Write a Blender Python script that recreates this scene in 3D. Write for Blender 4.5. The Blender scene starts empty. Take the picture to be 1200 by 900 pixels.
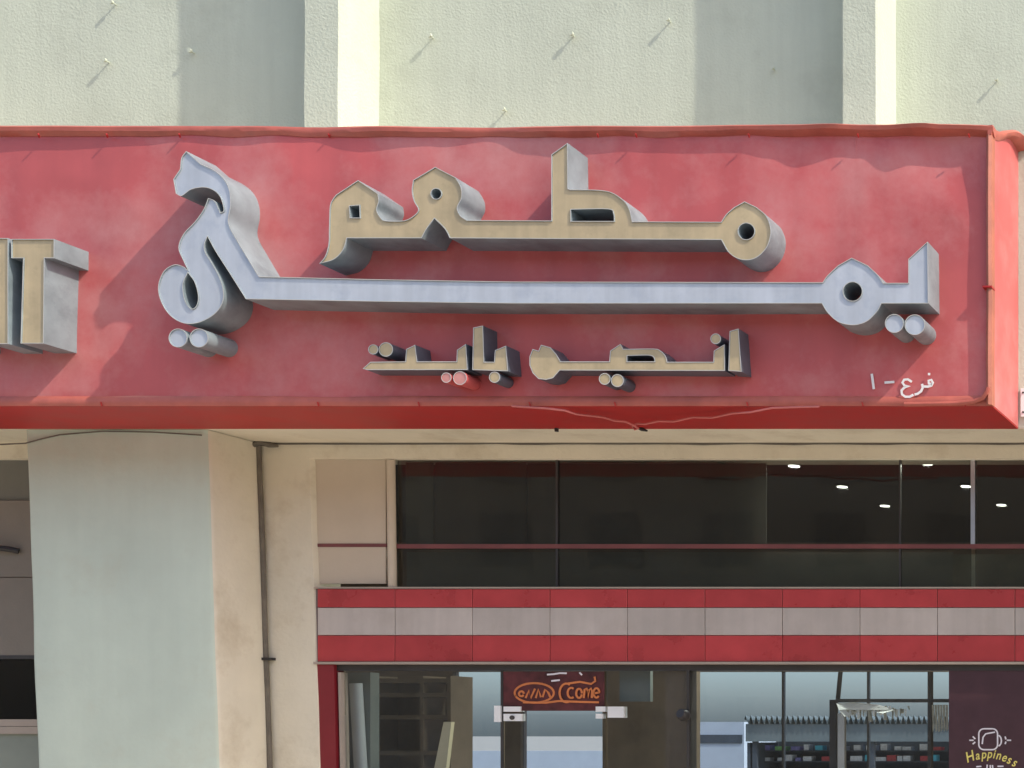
import bpy, bmesh, math, random
from mathutils import Vector, Matrix, noise
from mathutils.geometry import tessellate_polygon
random.seed(7)
S = bpy.context.scene
COL = S.collection

# ------------------------------------------------------------------ camera
F = 1600.0                 # focal length in photo pixels (photo is 1200 wide)
VX, VY = 1600.0, 860.0     # where the optical axis meets the picture (shift lens)
EYE = 1.7
cd = bpy.data.cameras.new('camera'); cam = bpy.data.objects.new('camera', cd); COL.objects.link(cam)
cd.sensor_width = 36.0; cd.lens = 36.0 * F / 1200.0
cd.shift_x = -(VX - 600.0) / 1200.0; cd.shift_y = (VY - 450.0) / 1200.0
cd.clip_start = 0.1; cd.clip_end = 5000
cam.location = (0, 0, EYE); cam.rotation_euler = (math.pi / 2, 0, 0)
S.camera = cam

# ------------------------------------------------------------------ world, sun, exposure
SUN = Vector((3.2, -1.0, 3.5)).normalized()      # towards the sun
w = bpy.data.worlds.new('World'); S.world = w; w.use_nodes = True
nt = w.node_tree; nt.nodes.clear()
sky = nt.nodes.new('ShaderNodeTexSky'); sky.sky_type = 'NISHITA'; sky.sun_disc = False
sky.sun_elevation = math.asin(SUN.z); sky.sun_rotation = math.atan2(SUN.x, SUN.y)
sky.dust_density = 2.6; sky.air_density = 1.0; sky.ozone_density = 1.0
bg = nt.nodes.new('ShaderNodeBackground'); bg.inputs['Strength'].default_value = 0.15
wo = nt.nodes.new('ShaderNodeOutputWorld')
nt.links.new(sky.outputs[0], bg.inputs[0]); nt.links.new(bg.outputs[0], wo.inputs[0])
ld = bpy.data.lights.new('sun', 'SUN'); ld.energy = 2.8; ld.angle = math.radians(0.5); ld.color = (1, .92, .78)
sun = bpy.data.objects.new('sun', ld); COL.objects.link(sun)
sun.rotation_euler = SUN.to_track_quat('Z', 'Y').to_euler(); sun.location = (0, -5, 20)
S.view_settings.view_transform = 'Standard'; S.view_settings.look = 'None'
S.view_settings.exposure = 0.75; S.view_settings.gamma = 1.0; S.view_settings.use_curve_mapping = False

# ------------------------------------------------------------------ distances (m from the camera)
ZS = 9.45      # front of the red sign box
ZW = 10.16     # upper wall, column front
ZF = 9.77      # front of the pilasters
ZL = 10.67     # lintel, jamb, tiled beam
ZG = 10.73     # shop glazing
ZB = 16.0      # rear wall of the shop

def X(px, Z): return (px - VX) * Z / F
def H(py, Z): return EYE + (VY - py) * Z / F
def P(px, py, Z): return Vector((X(px, Z), Z, H(py, Z)))

# ------------------------------------------------------------------ materials
M = {}
def mat(name, base, rough=.6, metal=0., var=.12, vscale=3., bump=0., bscale=60., spec=.5, streak=0., coat=0., dirt=None, dscale=2., dlo=.52, dhi=.8, sfreq=14., objvar=0.):
    m = bpy.data.materials.new(name); m.use_nodes = True
    n = m.node_tree.nodes; l = m.node_tree.links
    b = n['Principled BSDF']
    b.inputs['Roughness'].default_value = rough; b.inputs['Metallic'].default_value = metal
    b.inputs['Specular IOR Level'].default_value = spec
    if coat: b.inputs['Coat Weight'].default_value = coat; b.inputs['Coat Roughness'].default_value = .3
    geo = n.new('ShaderNodeNewGeometry')
    nz = n.new('ShaderNodeTexNoise'); nz.inputs['Scale'].default_value = vscale; nz.inputs['Detail'].default_value = 6
    nz.inputs['Roughness'].default_value = .6
    l.new(geo.outputs['Position'], nz.inputs['Vector'])
    rp = n.new('ShaderNodeValToRGB'); rp.color_ramp.elements[0].position = .3; rp.color_ramp.elements[1].position = .7
    c = Vector(base)
    rp.color_ramp.elements[0].color = (*(c * (1 - var)), 1); rp.color_ramp.elements[1].color = (*[min(1, q) for q in c * (1 + var)], 1)
    l.new(nz.outputs['Fac'], rp.inputs['Fac'])
    col = rp.outputs['Color']
    if streak:
        mp = n.new('ShaderNodeMapping'); mp.inputs['Scale'].default_value = (sfreq, sfreq, sfreq * .06)
        l.new(geo.outputs['Position'], mp.inputs['Vector'])
        n2 = n.new('ShaderNodeTexNoise'); n2.inputs['Scale'].default_value = 1.; n2.inputs['Detail'].default_value = 4
        l.new(mp.outputs[0], n2.inputs['Vector'])
        r2 = n.new('ShaderNodeValToRGB'); r2.color_ramp.elements[0].position = .35; r2.color_ramp.elements[1].position = .75
        r2.color_ramp.elements[0].color = (0, 0, 0, 1); r2.color_ramp.elements[1].color = (streak, streak, streak, 1)
        l.new(n2.outputs['Fac'], r2.inputs['Fac'])
        mx = n.new('ShaderNodeMix'); mx.data_type = 'RGBA'; mx.inputs[7].default_value = (*[q * .55 for q in base], 1)
        l.new(r2.outputs['Color'], mx.inputs[0]); l.new(col, mx.inputs[6]); col = mx.outputs[2]
    if dirt:
        n3 = n.new('ShaderNodeTexNoise'); n3.inputs['Scale'].default_value = dscale; n3.inputs['Detail'].default_value = 9
        n3.inputs['Roughness'].default_value = .7
        l.new(geo.outputs['Position'], n3.inputs['Vector'])
        r3 = n.new('ShaderNodeValToRGB'); r3.color_ramp.elements[0].position = dlo; r3.color_ramp.elements[1].position = dhi
        r3.color_ramp.elements[0].color = (0, 0, 0, 1); r3.color_ramp.elements[1].color = (.75, .75, .75, 1)
        l.new(n3.outputs['Fac'], r3.inputs['Fac'])
        mx = n.new('ShaderNodeMix'); mx.data_type = 'RGBA'; mx.inputs[7].default_value = (*dirt, 1)
        l.new(r3.outputs['Color'], mx.inputs[0]); l.new(col, mx.inputs[6]); col = mx.outputs[2]
    if objvar:
        oi = n.new('ShaderNodeObjectInfo'); mr = n.new('ShaderNodeMapRange'); mr.inputs[3].default_value = 1 - objvar; mr.inputs[4].default_value = 1 + objvar
        l.new(oi.outputs['Random'], mr.inputs[0]); hv = n.new('ShaderNodeHueSaturation'); l.new(mr.outputs[0], hv.inputs['Value']); l.new(col, hv.inputs['Color']); col = hv.outputs[0]
    l.new(col, b.inputs['Base Color'])
    rm = n.new('ShaderNodeMapRange'); rm.inputs[3].default_value = max(.02, rough - .08); rm.inputs[4].default_value = min(1, rough + .1)
    l.new(nz.outputs['Fac'], rm.inputs[0]); l.new(rm.outputs[0], b.inputs['Roughness'])
    if bump:
        nb = n.new('ShaderNodeTexNoise'); nb.inputs['Scale'].default_value = bscale; nb.inputs['Detail'].default_value = 5
        l.new(geo.outputs['Position'], nb.inputs['Vector'])
        bp = n.new('ShaderNodeBump'); bp.inputs['Strength'].default_value = bump; bp.inputs['Distance'].default_value = .01
        l.new(nb.outputs['Fac'], bp.inputs['Height']); l.new(bp.outputs[0], b.inputs['Normal'])
    M[name] = m
    return m
def emit(name, col, s):
    m = bpy.data.materials.new(name); m.use_nodes = True
    b = m.node_tree.nodes['Principled BSDF']; b.inputs['Base Color'].default_value = (*col, 1)
    b.inputs['Emission Color'].default_value = (*col, 1); b.inputs['Emission Strength'].default_value = s
    M[name] = m
def glass(name, tint, refl=1.0):
    m = bpy.data.materials.new(name); m.use_nodes = True
    n = m.node_tree.nodes; l = m.node_tree.links; n.clear()
    o = n.new('ShaderNodeOutputMaterial'); mx = n.new('ShaderNodeMixShader')
    t = n.new('ShaderNodeBsdfTransparent'); t.inputs[0].default_value = (*tint, 1)
    g = n.new('ShaderNodeBsdfGlossy'); g.inputs['Roughness'].default_value = .02; g.inputs[0].default_value = (refl, refl, refl, 1)
    fr = n.new('ShaderNodeFresnel'); fr.inputs['IOR'].default_value = 1.5
    geo = n.new('ShaderNodeNewGeometry'); nz = n.new('ShaderNodeTexNoise'); nz.inputs['Scale'].default_value = 1.3
    l.new(geo.outputs['Position'], nz.inputs['Vector'])
    bp = n.new('ShaderNodeBump'); bp.inputs['Strength'].default_value = .08; bp.inputs['Distance'].default_value = .02
    l.new(nz.outputs['Fac'], bp.inputs['Height']); l.new(bp.outputs[0], g.inputs['Normal'])
    l.new(fr.outputs[0], mx.inputs[0]); l.new(t.outputs[0], mx.inputs[1]); l.new(g.outputs[0], mx.inputs[2])
    l.new(mx.outputs[0], o.inputs[0])
    M[name] = m

mat('wall_paint', (.545, .59, .49), .85, var=.05, vscale=1.2, bump=.4, bscale=55, streak=.14, dirt=(.41, .44, .36), dscale=1.3)
mat('column_paint', (.545, .62, .53), .8, var=.06, vscale=1.5, bump=.22, bscale=22, streak=.07, dirt=(.50, .51, .41), dscale=1.6)
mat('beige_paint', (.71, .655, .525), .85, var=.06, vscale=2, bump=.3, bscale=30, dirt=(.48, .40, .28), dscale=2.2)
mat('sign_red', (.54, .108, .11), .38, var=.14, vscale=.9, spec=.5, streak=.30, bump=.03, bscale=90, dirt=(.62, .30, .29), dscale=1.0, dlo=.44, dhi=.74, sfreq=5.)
mat('bounce_top', (.52, .44, .34), .9, var=.15)  # unseen sign top, coloured pale to bounce cream light onto the wall
mat('trim_brown', (.40, .125, .08), .45, var=.2, vscale=6)
mat('trim_red', (.45, .115, .085), .4, var=.16, vscale=6, spec=.5, bump=.1, bscale=50)
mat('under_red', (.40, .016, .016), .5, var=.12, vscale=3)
mat('tan_face', (.58, .46, .28), .42, metal=.25, var=.12, vscale=4, streak=.35, dirt=(.36, .29, .18), dscale=6)
mat('silver_face', (.58, .615, .67), .38, metal=.3, var=.10, vscale=3, streak=.3, dirt=(.38, .43, .52), dscale=5)
mat('steel_return', (.25, .31, .345), .42, metal=.3, var=.2, vscale=5, dirt=(.10, .12, .14), dscale=3.5)
mat('dark_return', (.11, .135, .175), .4, metal=.4, var=.18, vscale=7)
mat('lip_edge', (.60, .585, .54), .45, metal=.2, var=.08, vscale=7)
mat('white_paint', (.82, .80, .80), .6, var=.05)
mat('tile_red', (.42, .045, .05), .28, objvar=.09, var=.14, vscale=4, spec=.5)
mat('tile_white', (.50, .45, .415), .3, objvar=.06, var=.08, vscale=3, spec=.5, streak=.25, dirt=(.40, .35, .31), dscale=4)
mat('grout', (.16, .12, .11), .9, var=.1)
mat('frame_red', (.20, .012, .02), .4, var=.1)
mat('frame_dark', (.035, .032, .032), .4, var=.2)
mat('frame_beige', (.36, .30, .25), .5, var=.1)
mat('aluminium', (.55, .57, .60), .3, metal=.85, var=.1)
mat('chrome', (.85, .86, .87), .3, metal=.3, var=.06)
mat('shutter', (.21, .185, .155), .75, var=.1, vscale=2, bump=.1)
mat('rail_red', (.17, .05, .05), .5, var=.2)
mat('board', (.57, .49, .385), .75, var=.06, vscale=2, bump=.1)
mat('film', (.17, .172, .15), .5, var=.15, vscale=1.5)
mat('film_green', (.21, .235, .20), .5, var=.15, vscale=1.5)
mat('film_olive', (.24, .25, .18), .5, var=.3, vscale=4)
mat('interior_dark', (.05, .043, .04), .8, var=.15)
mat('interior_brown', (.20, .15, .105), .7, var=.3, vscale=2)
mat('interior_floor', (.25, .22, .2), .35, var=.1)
mat('road', (.30, .27, .23), .9, var=.15, vscale=1.5, bump=.4, bscale=60)
mat('facade', (.42, .36, .28), .9, var=.08, vscale=.6)
mat('ground', (.40, .345, .27), .95, var=.12, vscale=.4, bump=.4, bscale=20)
mat('pavement', (.58, .52, .44), .9, var=.1, vscale=1.5, bump=.3, bscale=30)
mat('cable', (.12, .105, .085), .7, var=.2)
mat('conduit', (.14, .12, .095), .6, var=.25, vscale=9)
mat('pink_wire', (.55, .16, .15), .6, var=.1)
mat('black_plastic', (.02, .02, .022), .5, var=.2)
mat('poster', (.055, .022, .03), .4, var=.15, vscale=8)
mat('sticker', (.075, .014, .016), .35, var=.6, vscale=9)
mat('print_orange', (.55, .17, .05), .5, var=.15)
mat('print_yellow', (.72, .62, .16), .5, var=.1)
mat('print_white', (.72, .68, .72), .5, var=.05)
mat('paper', (.78, .80, .78), .7, var=.08, vscale=12)
mat('paper_brown', (.42, .41, .34), .8, var=.3, vscale=20)
mat('cream', (.70, .62, .42), .6, var=.08)
mat('awning', (.17, .195, .185), .6, var=.12)
mat('yard_white', (.50, .53, .56), .7, var=.05)
mat('yard_blue', (.50, .58, .70), .8, var=.05)
mat('yard_dark', (.06, .07, .08), .8, var=.3)
for nm, c in (('goods_red', (.5, .05, .05)), ('goods_cyan', (.1, .55, .7)), ('goods_green', (.25, .6, .15)), ('goods_violet', (.25, .22, .5)), ('goods_white', (.75, .75, .75))):
    mat(nm, c, .4, var=.25, vscale=25)
emit('lamp', (.95, 1, .88), 5.)
mat('glass_dark_solid', (.28, .24, .19), .4, var=.2)
glass('glass_clear', (.95, .965, .97))
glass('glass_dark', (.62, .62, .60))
glass('glass_rear', (.82, .90, 1.0), .4)

# ------------------------------------------------------------------ mesh helpers
ORG = {}
class MB:
    def __init__(s): s.v = []; s.f = []; s.mi = []
    def add(s, vs, fs, mi=0):
        k = len(s.v); s.v += [Vector(q) for q in vs]; s.f += [[i + k for i in f] for f in fs]; s.mi += [mi] * len(fs); return s
    def box(s, x0, x1, y0, y1, z0, z1, mi=0):
        x0, x1 = sorted((x0, x1)); y0, y1 = sorted((y0, y1)); z0, z1 = sorted((z0, z1))
        vs = [(x, y, z) for x in (x0, x1) for y in (y0, y1) for z in (z0, z1)]
        return s.add(vs, [(0, 1, 3, 2), (4, 6, 7, 5), (0, 4, 5, 1), (2, 3, 7, 6), (0, 2, 6, 4), (1, 5, 7, 3)], mi)
    def pbox(s, px0, px1, py0, py1, Z, depth, mi=0):      # a box whose front face covers that piece of the photo at distance Z
        return s.box(X(px0, Z), X(px1, Z), Z, Z + depth, H(py1, Z), H(py0, Z), mi)
    def tube(s, pts, r, n=8, mi=0, caps=True):
        pts = [Vector(p) for p in pts]; rings = []
        rr = r if isinstance(r, (list, tuple)) else [r] * len(pts)
        up = None
        for i, p in enumerate(pts):
            d = (pts[min(i + 1, len(pts) - 1)] - pts[max(i - 1, 0)]).normalized()
            if up is None:
                up = d.orthogonal().normalized()
            up = (up - d * up.dot(d)).normalized()
            b = d.cross(up)
            rings.append([p + (up * math.cos(a) + b * math.sin(a)) * rr[i] for a in [2 * math.pi * k / n for k in range(n)]])
        k = len(s.v)
        for q in rings: s.v += q
        for i in range(len(pts) - 1):
            for j in range(n):
                s.f.append([k + i * n + j, k + i * n + (j + 1) % n, k + (i + 1) * n + (j + 1) % n, k + (i + 1) * n + j]); s.mi.append(mi)
        if caps:
            s.f.append([k + j for j in range(n)][::-1]); s.f.append([k + (len(pts) - 1) * n + j for j in range(n)]); s.mi += [mi, mi]
        return s
    def ribbon(s, pts, width, y, th=.004, mi=0):          # flat stroke on a wall facing -Y; pts are (x, z)
        pts = [Vector((p[0], p[1])) for p in pts]; L = []; R = []
        for i, p in enumerate(pts):
            d = (pts[min(i + 1, len(pts) - 1)] - pts[max(i - 1, 0)]).normalized(); nn = Vector((-d.y, d.x)) * width / 2
            L.append(p + nn); R.append(p - nn)
        k = len(s.v); n = len(pts)
        for a, b in zip(L, R):
            s.v += [Vector((a.x, y, a.y)), Vector((b.x, y, b.y)), Vector((a.x, y + th, a.y)), Vector((b.x, y + th, b.y))]
        for i in range(n - 1):
            o = k + i * 4; q = o + 4
            for f in ([o, q, q + 1, o + 1], [o + 2, o + 3, q + 3, q + 2], [o, o + 2, q + 2, q], [o + 1, q + 1, q + 3, o + 3]):
                s.f.append(f); s.mi.append(mi)
        for o in (k, k + (n - 1) * 4): s.f.append([o, o + 1, o + 3, o + 2]); s.mi.append(mi)
        return s
    def build(s, name, m, parent=None, smooth=None, at=None):
        c = [sum(q) for q in ()]
        lo = Vector([min(v[i] for v in s.v) for i in range(3)]); hi = Vector([max(v[i] for v in s.v) for i in range(3)])
        org = Vector(at) if at else Vector(((lo.x + hi.x) / 2, (lo.y + hi.y) / 2, lo.z))
        me = bpy.data.meshes.new(name); me.from_pydata([v - org for v in s.v], [], s.f)
        ms = m if isinstance(m, (list, tuple)) else [m]
        for q in ms: me.materials.append(M[q])
        for p, i in zip(me.polygons, s.mi): p.material_index = i
        bm = bmesh.new(); bm.from_mesh(me); bmesh.ops.recalc_face_normals(bm, faces=bm.faces); bm.to_mesh(me); bm.free()
        if smooth is not None:
            me.shade_smooth(); me.set_sharp_from_angle(angle=math.radians(smooth))
        o = bpy.data.objects.new(name, me); COL.objects.link(o)
        ORG[o.name] = org
        if parent is not None:
            o.parent = parent; o.location = org - ORG[parent.name]
        else: o.location = org
        return o
def empty(name, loc, label, cat, group=None):
    o = bpy.data.objects.new(name, None); COL.objects.link(o); o.location = loc; o.empty_display_size = .2; ORG[o.name] = Vector(loc)
    return tag(o, label, cat, group)
def tag(o, label, cat, group=None):
    o['label'] = label; o['category'] = cat
    if group: o['group'] = group
    return o
def struct(o): o['kind'] = 'structure'; return o
def B(*a): return MB().box(*a)
def PB(*a): return MB().pbox(*a)

# ------------------------------------------------------------------ ground
struct(B(-900, 900, -900, 900, -.5, 0).build('ground', 'ground'))
struct(B(-120, 120, -11, 7.58, .001, .004).build('road', 'road'))
pv = MB().box(-26, 14, 7.6, 10.55, .001, .14); struct(pv.build('pavement', 'pavement'))

# ------------------------------------------------------------------ building
XL, XR = -17.0, 5.0
ZT = 8.6
bld = empty('shop_building', ((XL + XR) / 2, ZL, 0), 'pale green plastered shop building with projecting pilasters above the red sign', 'building')
soff = H(475, ZS)                       # 3.974: underside of sign and of the upper storey
# upper wall as a fine sheet in front of a solid block (slightly uneven plaster)
def plaster(mb, x0, x1, z0, z1, y, nx, nz, amp, seed):
    vs = []; fs = []
    for i in range(nx + 1):
        for j in range(nz + 1):
            x = x0 + (x1 - x0) * i / nx; z = z0 + (z1 - z0) * j / nz
            e = 0 if i in (0, nx) or j in (0, nz) else 1
            vs.append((x, y + e * amp * noise.noise(Vector((x * .9 + seed, z * .9, seed))) + e * amp * .4 * noise.noise(Vector((x * 3 + seed, z * 3, seed))), z))
    for i in range(nx):
        for j in range(nz):
            a = i * (nz + 1) + j; fs.append((a, a + 1, a + nz + 2, a + nz + 1))
    mb.add(vs, fs)
mb = MB(); plaster(mb, XL, XR, soff + .006, ZT, ZW, 170, 40, .006, 3.1)
mb.box(XL, XR, ZW + .01, ZW + .25, soff + .006, ZT)
mb.build('upper_wall', 'wall_paint', bld, smooth=40)
for px0, px1 in ((-250, -207), (355, 398), (986, 1028), (1617, 1660)):
    x0, x1 = X(px0, ZF), X(px1, ZF)
    m = MB(); nseg = 24
    prof = [(x0, ZW + .02), (x0, ZF + .012), (x0 + .012, ZF), (x1 - .012, ZF), (x1, ZF + .012), (x1, ZW + .02)]
    vs = []; fs = []
    for k in range(nseg + 1):
        z = soff + .3 + (ZT - soff - .3) * k / nseg
        for (x, y) in prof: vs.append((x + .004 * noise.noise(Vector((x, z * 2, 1))), y + .003 * noise.noise(Vector((x, z * 2, 9))), z))
    for k in range(nseg):
        for j in range(5): a = k * 6 + j; fs.append((a, a + 1, a + 7, a + 6))
    fs += [tuple(range(6)), tuple(nseg * 6 + j for j in range(6))]
    m.add(vs, fs).build('pilaster', 'wall_paint', bld)
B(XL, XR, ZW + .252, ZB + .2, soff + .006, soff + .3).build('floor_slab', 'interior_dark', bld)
B(XL, XR, ZW + .002, ZL + .30, soff - .002, soff + .004).build('soffit', 'beige_paint', bld)
zl0 = H(537.5, ZL)
B(XL, XR, ZL, ZL + .24, zl0, soff - .004).build('lintel', 'beige_paint', bld)
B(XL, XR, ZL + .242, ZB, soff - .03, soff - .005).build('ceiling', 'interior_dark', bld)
B(XL, XR, ZL - .1, ZB + .15, .002, .15).build('shop_floor', 'interior_floor', bld)
# column: leans a little, slightly rounded arrises
def leaning(mb, prof, z0, z1, slope, n=40, amp=.005, seed=0):
    vs = []; fs = []; k = len(prof)
    for i in range(n + 1):
        z = z0 + (z1 - z0) * i / n
        for (x, y) in prof:
            vs.append((x + slope * (z1 - z) + amp * noise.noise(Vector((x * 2 + seed, z * 1.6, 4))), y + amp * noise.noise(Vector((x * 2, z * 1.6, 8 + seed))), z))
    for i in range(n):
        for j in range(k): a = i * k + j; b = i * k + (j + 1) % k; fs.append((a, b, b + k, a + k))
    fs += [tuple(range(k)), tuple(n * k + j for j in range(k))]
    mb.add(vs, fs)
SL = .034
c0, c1 = X(29, ZW + .03), X(244, ZW + .03); r = .03
ZC = ZW + .03
prof = [(c0, ZL + .2), (c0, ZC + r), (c0 + r * .3, ZC + r * .3), (c0 + r, ZC)]
prof += [(c0 + (c1 - c0) * t, ZC) for t in (.2, .4, .6, .8)]
prof += [(c1 - r, ZC), (c1 - r * .3, ZC + r * .3), (c1, ZC + r), (c1, ZL + .2)]
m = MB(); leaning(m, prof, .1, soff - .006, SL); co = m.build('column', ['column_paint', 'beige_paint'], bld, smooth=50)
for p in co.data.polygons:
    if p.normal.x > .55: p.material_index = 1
j0, j1 = X(300, ZL), X(365, ZL)
prof = [(j0, ZL + .26), (j0, ZL + .004), ((j0 + j1) / 2, ZL + .004), (j1 - .02, ZL + .004), (j1, ZL + .03), (j1, ZL + .26)]
m = MB(); leaning(m, prof, .1, zl0 + .002, SL, seed=5); m.build('jamb', 'beige_paint', bld, smooth=40)
# side and rear walls of the shop interior
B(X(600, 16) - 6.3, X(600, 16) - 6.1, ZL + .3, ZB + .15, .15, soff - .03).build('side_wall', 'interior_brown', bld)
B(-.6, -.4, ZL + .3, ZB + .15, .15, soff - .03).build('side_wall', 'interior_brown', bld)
rw = MB(); zr = H(787, ZB); top = soff - .03
xs = [-16.4, X(530, ZB), X(588, ZB), X(610, ZB), X(706, ZB), X(806, ZB), X(1135, ZB), -.6]
for i in (0, 2, 4, 6): rw.box(xs[i], xs[i + 1], ZB, ZB + .12, .15, zr)
rw.box(-16.4, -.6, ZB + .001, ZB + .119, zr, top)
rw.build('rear_wall', 'interior_brown', bld)
for i in (1, 3, 5):
    g = B(xs[i], xs[i + 1], ZB + .05, ZB + .06, .15, zr).build('reflection_window', 'glass_rear', bld)  # added opening; the sky behind it stands in for reflections in the shop glass
    if i == 5:
        for px in (916, 1016):
            B(X(px, ZB) - .012, X(px, ZB) + .012, ZB + .03, ZB + .08, .15, zr).build('mullion', 'frame_dark', g)
# tiled beam
zb1, zb0 = H(690, ZL), H(775.5, ZL)
xb0, xb1 = X(369, ZL), XR
beam = B(xb0 + .0, xb1, ZL + .012, ZL + .16, zb0, zb1).build('tiled_beam', 'grout', bld)
B(xb0, xb1, ZL - .012, ZL + .17, zb1 + .001, zb1 + .014).build('edge_strip', 'frame_beige', beam)
B(xb0, xb1, ZL - .016, ZL + .17, zb0 - .02, zb0 - .001).build('edge_strip', 'frame_beige', beam)
tw = 90.8 * ZL / F
for nm, y0, y1, mt in (('red_tile', 690, 712, 'tile_red'), ('white_tile', 712, 744.5, 'tile_white'), ('red_tile', 744.5, 775.5, 'tile_red')):
    z1, z0 = H(y0, ZL), H(y1, ZL); me = None
    for k in range(-1, 12):
        xa = X(463, ZL) + k * tw; xe = xa + tw
        if xa < xb0: xa = xb0
        g = .0022
        if k == -1 or me is None or k == 0:
            bm = bmesh.new(); q = bmesh.ops.create_cube(bm, size=1)
            for v in q['verts']: v.co = Vector((v.co.x * (xe - xa - 2 * g), v.co.y * .014, v.co.z * (z1 - z0 - 2 * g)))
            fe = [e for e in bm.edges if all(v.co.y < 0 for v in e.verts)]
            bmesh.ops.bevel(bm, geom=fe, offset=.002, segments=1, affect='EDGES')
            me = bpy.data.meshes.new(nm); bm.to_mesh(me); bm.free(); me.materials.append(M[mt])
        o = bpy.data.objects.new(nm, me); COL.objects.link(o); o.parent = beam
        o.location = Vector(((xa + xe) / 2, ZL + .0045 + random.uniform(-.0012, .0012), (z0 + z1) / 2)) - ORG[beam.name]
        o.rotation_euler = (random.uniform(-.003, .003), 0, random.uniform(-.003, .003))

ob = empty('opposite_building', (-10, -30, 0), 'long beige building across the road mirrored in the shop glass', 'building')
B(-70, 50, -38, -30, 0, 14).build('wall', 'facade', ob)
me = None
for row in (1.2, 4.6, 8., 11.2):
    for k in range(27):
        if me is None:
            o = B(-.9, .9, -30, -29.95, 0, 2.0).build('window', 'glass_dark_solid', ob); me = o.data; o0 = o
        else:
            o = bpy.data.objects.new('window', me); COL.objects.link(o); o.parent = ob
        o.location = Vector((-66 + k * 4.2, -29.975, row)) - ORG[ob.name]

# ------------------------------------------------------------------ transom glazing above the tiled beam
zt0 = zb1 + .014; zt1 = zl0
tr = empty('transom_window', (X(780, ZG), ZG, zt0), 'dark transom glazing between beige lintel and tiled beam', 'window')
def pane(parent, name, px0, px1, z0, z1, m, y=ZG, th=.008):
    return B(X(px0, y), X(px1, y), y, y + th, z0, z1).build(name, m, parent)
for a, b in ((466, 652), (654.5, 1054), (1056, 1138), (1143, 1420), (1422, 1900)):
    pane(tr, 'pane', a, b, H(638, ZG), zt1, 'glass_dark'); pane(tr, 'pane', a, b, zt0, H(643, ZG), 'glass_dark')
for a, b in ((652, 654.5), (1054, 1056), (1420, 1422)):
    B(X(a, ZG), X(b, ZG), ZG - .01, ZG + .012, zt0, zt1).build('mullion', 'frame_dark', tr)
B(X(1138, ZG), X(1143, ZG), ZG - .012, ZG + .05, H(638, ZG), zt1).build('mullion', 'aluminium', tr)
B(X(466, ZG), X(1900, ZG), ZG - .02, ZG + .05, H(643, ZG), H(638, ZG)).build('transom_bar', 'rail_red', tr)
B(X(466, ZG), X(498, ZG), ZG + .09, ZG + .1, H(636, ZG), zt1).build('backing_panel', 'film_green', tr)
B(X(499, ZG), X(606, ZG), ZG + .11, ZG + .12, H(636, ZG), zt1).build('backing_panel', 'film', tr)
B(X(607, ZG), X(890, ZG), ZG + .125, ZG + .128, H(636, ZG), zt1).build('backing_panel', 'film', tr)
B(X(466, ZG), X(1112, ZG), ZG + .10, ZG + .11, zt0, H(645, ZG)).build('backing_panel', 'film_green', tr)
B(X(1113, ZG), X(1900, ZG), ZG + .08, ZG + .09, zt0, H(648, ZG)).build('backing_panel', 'film_olive', tr)
bp = empty('infill_board', (X(412, ZG), ZG - .02, H(683, ZG)), 'plain brownish board closing the transom beside the column', 'board')
PB(369, 452, 539, 637, ZG - .02, .02).build('upper_board', 'board', bp)
PB(369, 452, 641, 684, ZG - .02, .02).build('lower_board', 'board', bp)
PB(369, 453, 637, 641, ZG - .025, .03).build('rail', 'rail_red', bp)
MB().tube([P(458, 539, ZG - .03), P(460, 688, ZG - .03)], .03, 12).build('corner_post', 'board', bp, smooth=40)

# ------------------------------------------------------------------ shop front below the beam
zs1 = zb0 - .021
sf = empty('glass_storefront', (X(740, ZG), ZG, .15), 'glazed shop front with dark header under the red and white tiles', 'shop front')
B(X(372, ZG), X(1900, ZG), ZG - .02, ZG + .06, H(786, ZG), zs1).build('header', 'frame_dark', sf)
m = MB(); leaning(m, [(X(375, ZG), ZG + .05), (X(375, ZG), ZG - .05), (X(397, ZG), ZG - .05), (X(397, ZG), ZG + .05)], .15, zs1, .02, n=6, amp=.001)
m.build('red_post', 'frame_red', sf)
m = MB(); leaning(m, [(X(399.5, ZG), ZG + .04), (X(399.5, ZG), ZG - .03), (X(403, ZG), ZG - .03), (X(403, ZG), ZG + .04)], .15, zs1 - .06, .02, n=6, amp=.001)
m.build('glazing_bead', 'frame_beige', sf)
zp1 = H(786, ZG)
pane(sf, 'pane', 404, 587, .17, zp1, 'glass_clear')
pane(sf, 'pane', 711, 806, .17, zp1, 'glass_clear')
pane(sf, 'pane', 809, 1112, .17, zp1, 'glass_clear')
B(X(587, ZG), X(589.5, ZG), ZG - .005, ZG + .02, .15, zp1).build('edge_seal', 'frame_dark', sf)
B(X(776, ZG), X(806, ZG), ZG + .05, ZG + .2, .15, zp1).build('inner_post', 'interior_brown', sf)
B(X(806, ZG), X(809, ZG), ZG - .02, ZG + .1, .15, zp1).build('mullion', 'frame_dark', sf)
m = MB().tube([P(806, 840, ZG - .02), P(801, 838, ZG - .06), P(797, 836, ZG - .1)], [.03, .05, .035], 10); m.build('bracket', 'frame_dark', sf, smooth=40)
door = empty('glass_door', (X(650, ZG), ZG, .16), 'frameless glass door with chrome corner fittings under the maroon sticker', 'door')
B(X(590.5, ZG), X(709, ZG), ZG, ZG + .01, .16, H(836.5, ZG)).build('door_pane', 'glass_clear', door)
B(X(590.5, ZG), X(709, ZG), ZG, ZG + .01, H(833.5, ZG), zp1).build('overpanel', 'glass_clear', door)
def fitting(a, b, y0, y1):
    o = PB(a, b, y0, y1, ZG - .022, .05)
    return o.build('patch_fitting', 'chrome', door)
fitting(590, 611, 836.5, 845); fitting(590, 610, 828, 834); fitting(579, 586.5, 827, 846)
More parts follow.
